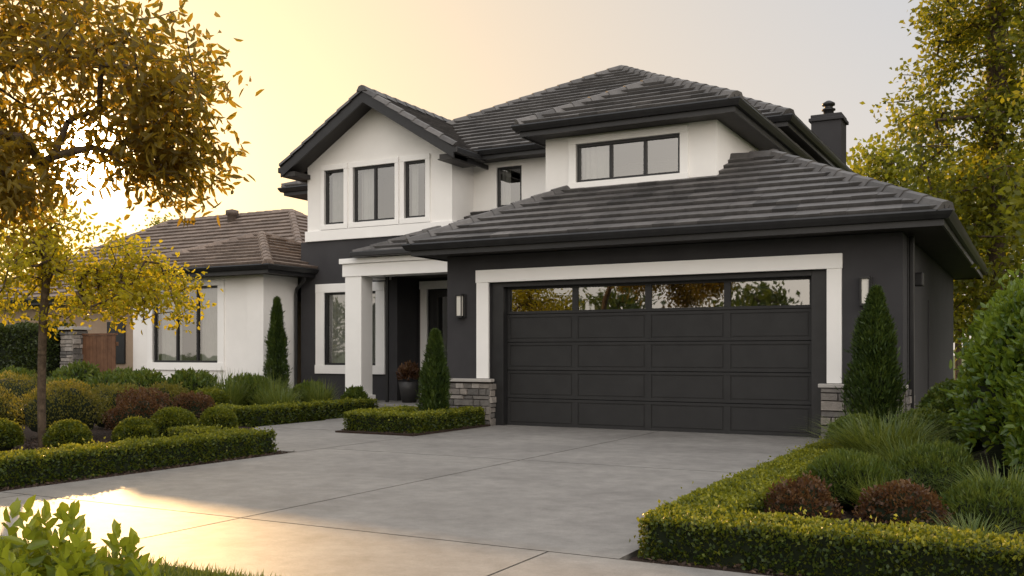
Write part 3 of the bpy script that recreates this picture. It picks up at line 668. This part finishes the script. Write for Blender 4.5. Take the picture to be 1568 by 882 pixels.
shrub('x',(-11.75,17.05,.55),(.26,.26,.26),700,.10,.04,L_RED,hi=True,core=0,loose=.8,updir=.8,parent=PP)
FB=empty('laurel_shrub')
st=[];dr=[];rr_=[]
for i in range(150):
    a=R.uniform(0,6.28); rr=R.random()**.5*.62; x=-3.04+math.cos(a)*rr*1.0; y=2.22+math.sin(a)*rr*.75; z=.61-.5*(rr/.62)**2+R.uniform(-.18,.08); tilt=(R.uniform(-.3,.3),R.uniform(-.3,.3)); sh=R.uniform(-.12,.12)
    for k in range(14):
        b=k*2.4+R.uniform(-.3,.3); zz=z-k*.015
        st.append((x+tilt[0]*(zz-z),y+tilt[1]*(zz-z),zz)); dr.append((math.cos(b)*(.4+k*.12)+tilt[0],math.sin(b)*(.4+k*.12)+tilt[1],1.0-k*.07)); rr_.append(min(1,max(0,.85-k*.06+sh+R.gauss(0,.08))))
leaves('leaves',np.array(st),np.array(dr),.068,.040,L_LIME,FB,hi=True,rnd=np.array(rr_))
shrub('x',(-3.04,2.22,0),(.5,.4,.22),10,.02,.02,L_BRIGHT,core=.8,parent=FB)
n=24000; bx=rng.uniform(-7,-1,n); byy=rng.uniform(2.6,3.86,n)
leaves('lawn_blades',np.stack([bx,byy,np.full(n,.0)],1),np.stack([rng.normal(0,.35,n),rng.normal(0,.35,n),np.ones(n)],1),.075,.008,L_BLADE)
def chips(x0,x1,y0,y1,n,zz=0):
    P=np.stack([rng.uniform(x0,x1,n),rng.uniform(y0,y1,n),rng.uniform(.003,.018,n)+zz],1); a=rng.uniform(0,6.28,n)
    return P,np.stack([np.cos(a),np.sin(a),rng.normal(0,.25,n)],1)
q=[chips(-2.1,1.5,5.3,9.5,9000),chips(-8.9,-7.95,5.3,9.1,3500),chips(-12.5,-8.9,5.5,9.1,6000),chips(-9.3,-7.95,11.62,13.8,1200,.045)]
P=np.concatenate([a for a,b in q]); D=np.concatenate([b for a,b in q])
leaves('mulch_chips',P,D,.045,.016,CHIP,None,fold=.1)
# --- trees
tree('young_golden_tree',[(-10.76,7.7,0),(-10.78,7.7,.6),(-10.74,7.68,1.2),(-10.75,7.7,1.6),(-10.72,7.72,2.1),(-10.75,7.7,2.6)],
     np.concatenate([ell(130,(-10.6,7.8,2.2),(1.35,1.35,.7)),ell(60,(-9.7,8.3,1.95),(.8,.8,.4)),ell(40,(-10.9,7.6,2.7),(.9,.9,.4))]),26,.075,.045,L_GOLD,rt=.0035,spread=.11,hi=True,step=.15,rmax=.05)
tg=np.concatenate([ell(40,(-6.7,5.6,3.75),(.9,.9,.5)),ell(60,(-8.1,5.4,4.1),(1.2,1.0,.8)),ell(60,(-8.4,5.4,3.1),(1.1,.9,.6)),ell(20,(-6.4,5.8,3.25),(.45,.5,.3)),ell(36,(-7.7,5.1,2.7),(.6,.5,.45)),ell(40,(-6.75,6.1,2.95),(.5,.5,.4)),ell(40,(-9.5,4.6,4.6),(1.5,1.3,1.2)),ell(44,(-7.8,5.2,4.9),(1.5,1.0,.5))])
sd=np.array([SUN_AZ[0]*.982,SUN_AZ[1]*.982,.187]); rel=tg-np.array([0,0,1.22]); dist=np.linalg.norm(np.cross(rel,sd),axis=1)
tg=tg[dist>.22]
tree('overhanging_ash_tree',[(-10.6,4.2,0),(-10.6,4.2,.9),(-10.5,4.25,1.8),(-10.3,4.3,2.6),(-10.0,4.4,3.3),(-9.7,4.5,4.0)],tg,34,.115,.042,L_MAPLE,rt=.0042,spread=.16,hi=True,step=.2,rmax=.16,droop=.6)
def tall(name,x,y,h,r,n,mat=L_BIRCH,leafn=60,L=.15,W=.10,z0=1.8,spread=.24):
    t=rng.random(n)**.85; a=rng.uniform(0,6.28,n); rr=np.sqrt(rng.random(n))*r*(np.sin(np.clip(t*.86+.12,0,1)*math.pi)**.6); 
    k=1+.25*np.sin(t*19+a*2); T=np.stack([x+np.cos(a)*rr*k,y+np.sin(a)*rr*k,z0+t*(h-z0)],1)
    return tree(name,[(x,y,z) for z in np.linspace(0,h*.92,14)],T,leafn,L,W,mat,rt=.010,spread=spread,step=.6,rmax=.2,skip=2,droop=.2,clv=.22)
tall('tall_poplar_tree',-.85,25.5,14.5,2.1,640)
tall('tall_poplar_tree',1.6,20.5,11,1.7,320)
tall('tall_poplar_tree',.85,17.5,4.6,1.2,160,z0=.8)
for (x,y,h,r) in ((-5.6,43,9.6,2.6),(-2.6,40,8.6,2.4),(-9,50,9.5,3),(-48,62,13,4),(-58,52,11,4)):
    tall('background_tree',x,y,h,r,150,L_BIRCH,38,.26,.18,2.0,.5)
for i in range(10):
    x=-48+i*8.5+R.uniform(-2,2); y=-24+R.uniform(-4,3); tall('street_tree',x,y,R.uniform(3.8,6.6),R.uniform(2.8,3.8),70,L_GRN,30,.36,.25,.8,.55)

# ================================================================== LIGHT
w=bpy.data.worlds.new('World'); scene.world=w; w.use_nodes=True; nt=w.node_tree; bg=nt.nodes['Background']
sky=nt.nodes.new('ShaderNodeTexSky'); sky.sky_type='NISHITA'; sky.sun_disc=False; sky.sun_elevation=math.radians(SUN_EL)
sky.sun_rotation=math.atan2(SUN_AZ[0],SUN_AZ[1]); sky.dust_density=2.0; sky.air_density=1.0; sky.ozone_density=1.0
e=math.radians(SUN_EL); tosun=Vector((SUN_AZ[0]*math.cos(e),SUN_AZ[1]*math.cos(e),math.sin(e))).normalized()
def M(op,a,b=None,cl=False):
    n=nt.nodes.new('ShaderNodeMath'); n.operation=op; n.use_clamp=cl
    for i,v in enumerate((a,b)):
        if v is None: continue
        if isinstance(v,(int,float)): n.inputs[i].default_value=v
        else: nt.links.new(v,n.inputs[i])
    return n.outputs[0]
tc=nt.nodes.new('ShaderNodeTexCoord'); dv=nt.nodes.new('ShaderNodeVectorMath'); dv.operation='DOT_PRODUCT'
nt.links.new(tc.outputs['Generated'],dv.inputs[0]); dv.inputs[1].default_value=tosun; dot=dv.outputs['Value']
sx=nt.nodes.new('ShaderNodeSeparateXYZ'); nt.links.new(tc.outputs['Generated'],sx.inputs[0]); zz=sx.outputs['Z']
pos=M('MAXIMUM',dot,0.0)
def sc(col,fac):
    n=nt.nodes.new('ShaderNodeVectorMath'); n.operation='SCALE'; n.inputs[0].default_value=col; nt.links.new(fac,n.inputs['Scale']); return n.outputs[0]
def vadd(a,b):
    n=nt.nodes.new('ShaderNodeVectorMath'); n.operation='ADD'; nt.links.new(a,n.inputs[0]); nt.links.new(b,n.inputs[1]); return n.outputs[0]
def mx(a,col,fac):
    n=nt.nodes.new('ShaderNodeMix'); n.data_type='RGBA'; nt.links.new(a,n.inputs[6]); n.inputs[7].default_value=(*col,1); nt.links.new(fac,n.inputs[0]); return n.outputs[2]
one=M('ADD',M('MULTIPLY',dot,0.0),1.0)
nn=nt.nodes.new('ShaderNodeVectorMath'); nn.operation='SCALE'; nt.links.new(sky.outputs[0],nn.inputs[0]); nn.inputs['Scale'].default_value=.014
base=sc((.50,.565,.655),one)
hz=M('SUBTRACT',1.0,M('DIVIDE',M('ABSOLUTE',zz),.45),True)
base=mx(base,(.92,.76,.60),M('MULTIPLY',hz,.60))                      # hazy horizon band
base=mx(base,(1.0,.72,.40),M('MULTIPLY',M('POWER',pos,5.5),.95))     # golden side of the sky
tot=vadd(base,nn.outputs[0])
tot=vadd(tot,sc((.25,.14,.0),M('POWER',pos,30.0)))
tot=vadd(tot,sc((.9,.75,.45),M('POWER',pos,200.0)))
tot=vadd(tot,sc((60,48,30),M('POWER',pos,3000.0)))                    # aureole
up=M('DIVIDE',M('SUBTRACT',zz,.36),.4,True); tot=vadd(tot,sc((.50,.47,.44),up))  # added overhead brightness, out of view, fills the shaded walls
anti_fill=M('POWER',M('MULTIPLY',M('SUBTRACT',.55,dot),.65,True),1.3); tot=vadd(tot,sc((1.95,1.68,1.38),anti_fill))  # added glow opposite the sun, unseen fill for the shaded facade
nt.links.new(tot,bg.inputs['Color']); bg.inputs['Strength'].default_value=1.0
ld=bpy.data.lights.new('sun','SUN'); ld.energy=5; ld.angle=math.radians(.6); ld.color=(1,.60,.24)
lo_=bpy.data.objects.new('sun',ld); link(lo_); lo_.rotation_euler=(-tosun).to_track_quat('-Z','Y').to_euler(); lo_.location=(-20,20,20)
# ================================================================== CAMERA
cd=bpy.data.cameras.new('camera'); cam=bpy.data.objects.new('camera',cd); link(cam); cam.location=(0,0,1.22)
cam.rotation_euler=(math.radians(90),0,math.radians(28.5)); cd.lens=36*1480/1568; cd.sensor_width=36; cd.shift_y=100/1568; cd.clip_end=3000; cd.clip_start=.05
scene.camera=cam
scene.view_settings.view_transform='Standard'; scene.view_settings.look='None'; scene.view_settings.exposure=0
print('objs',len(scene.objects))
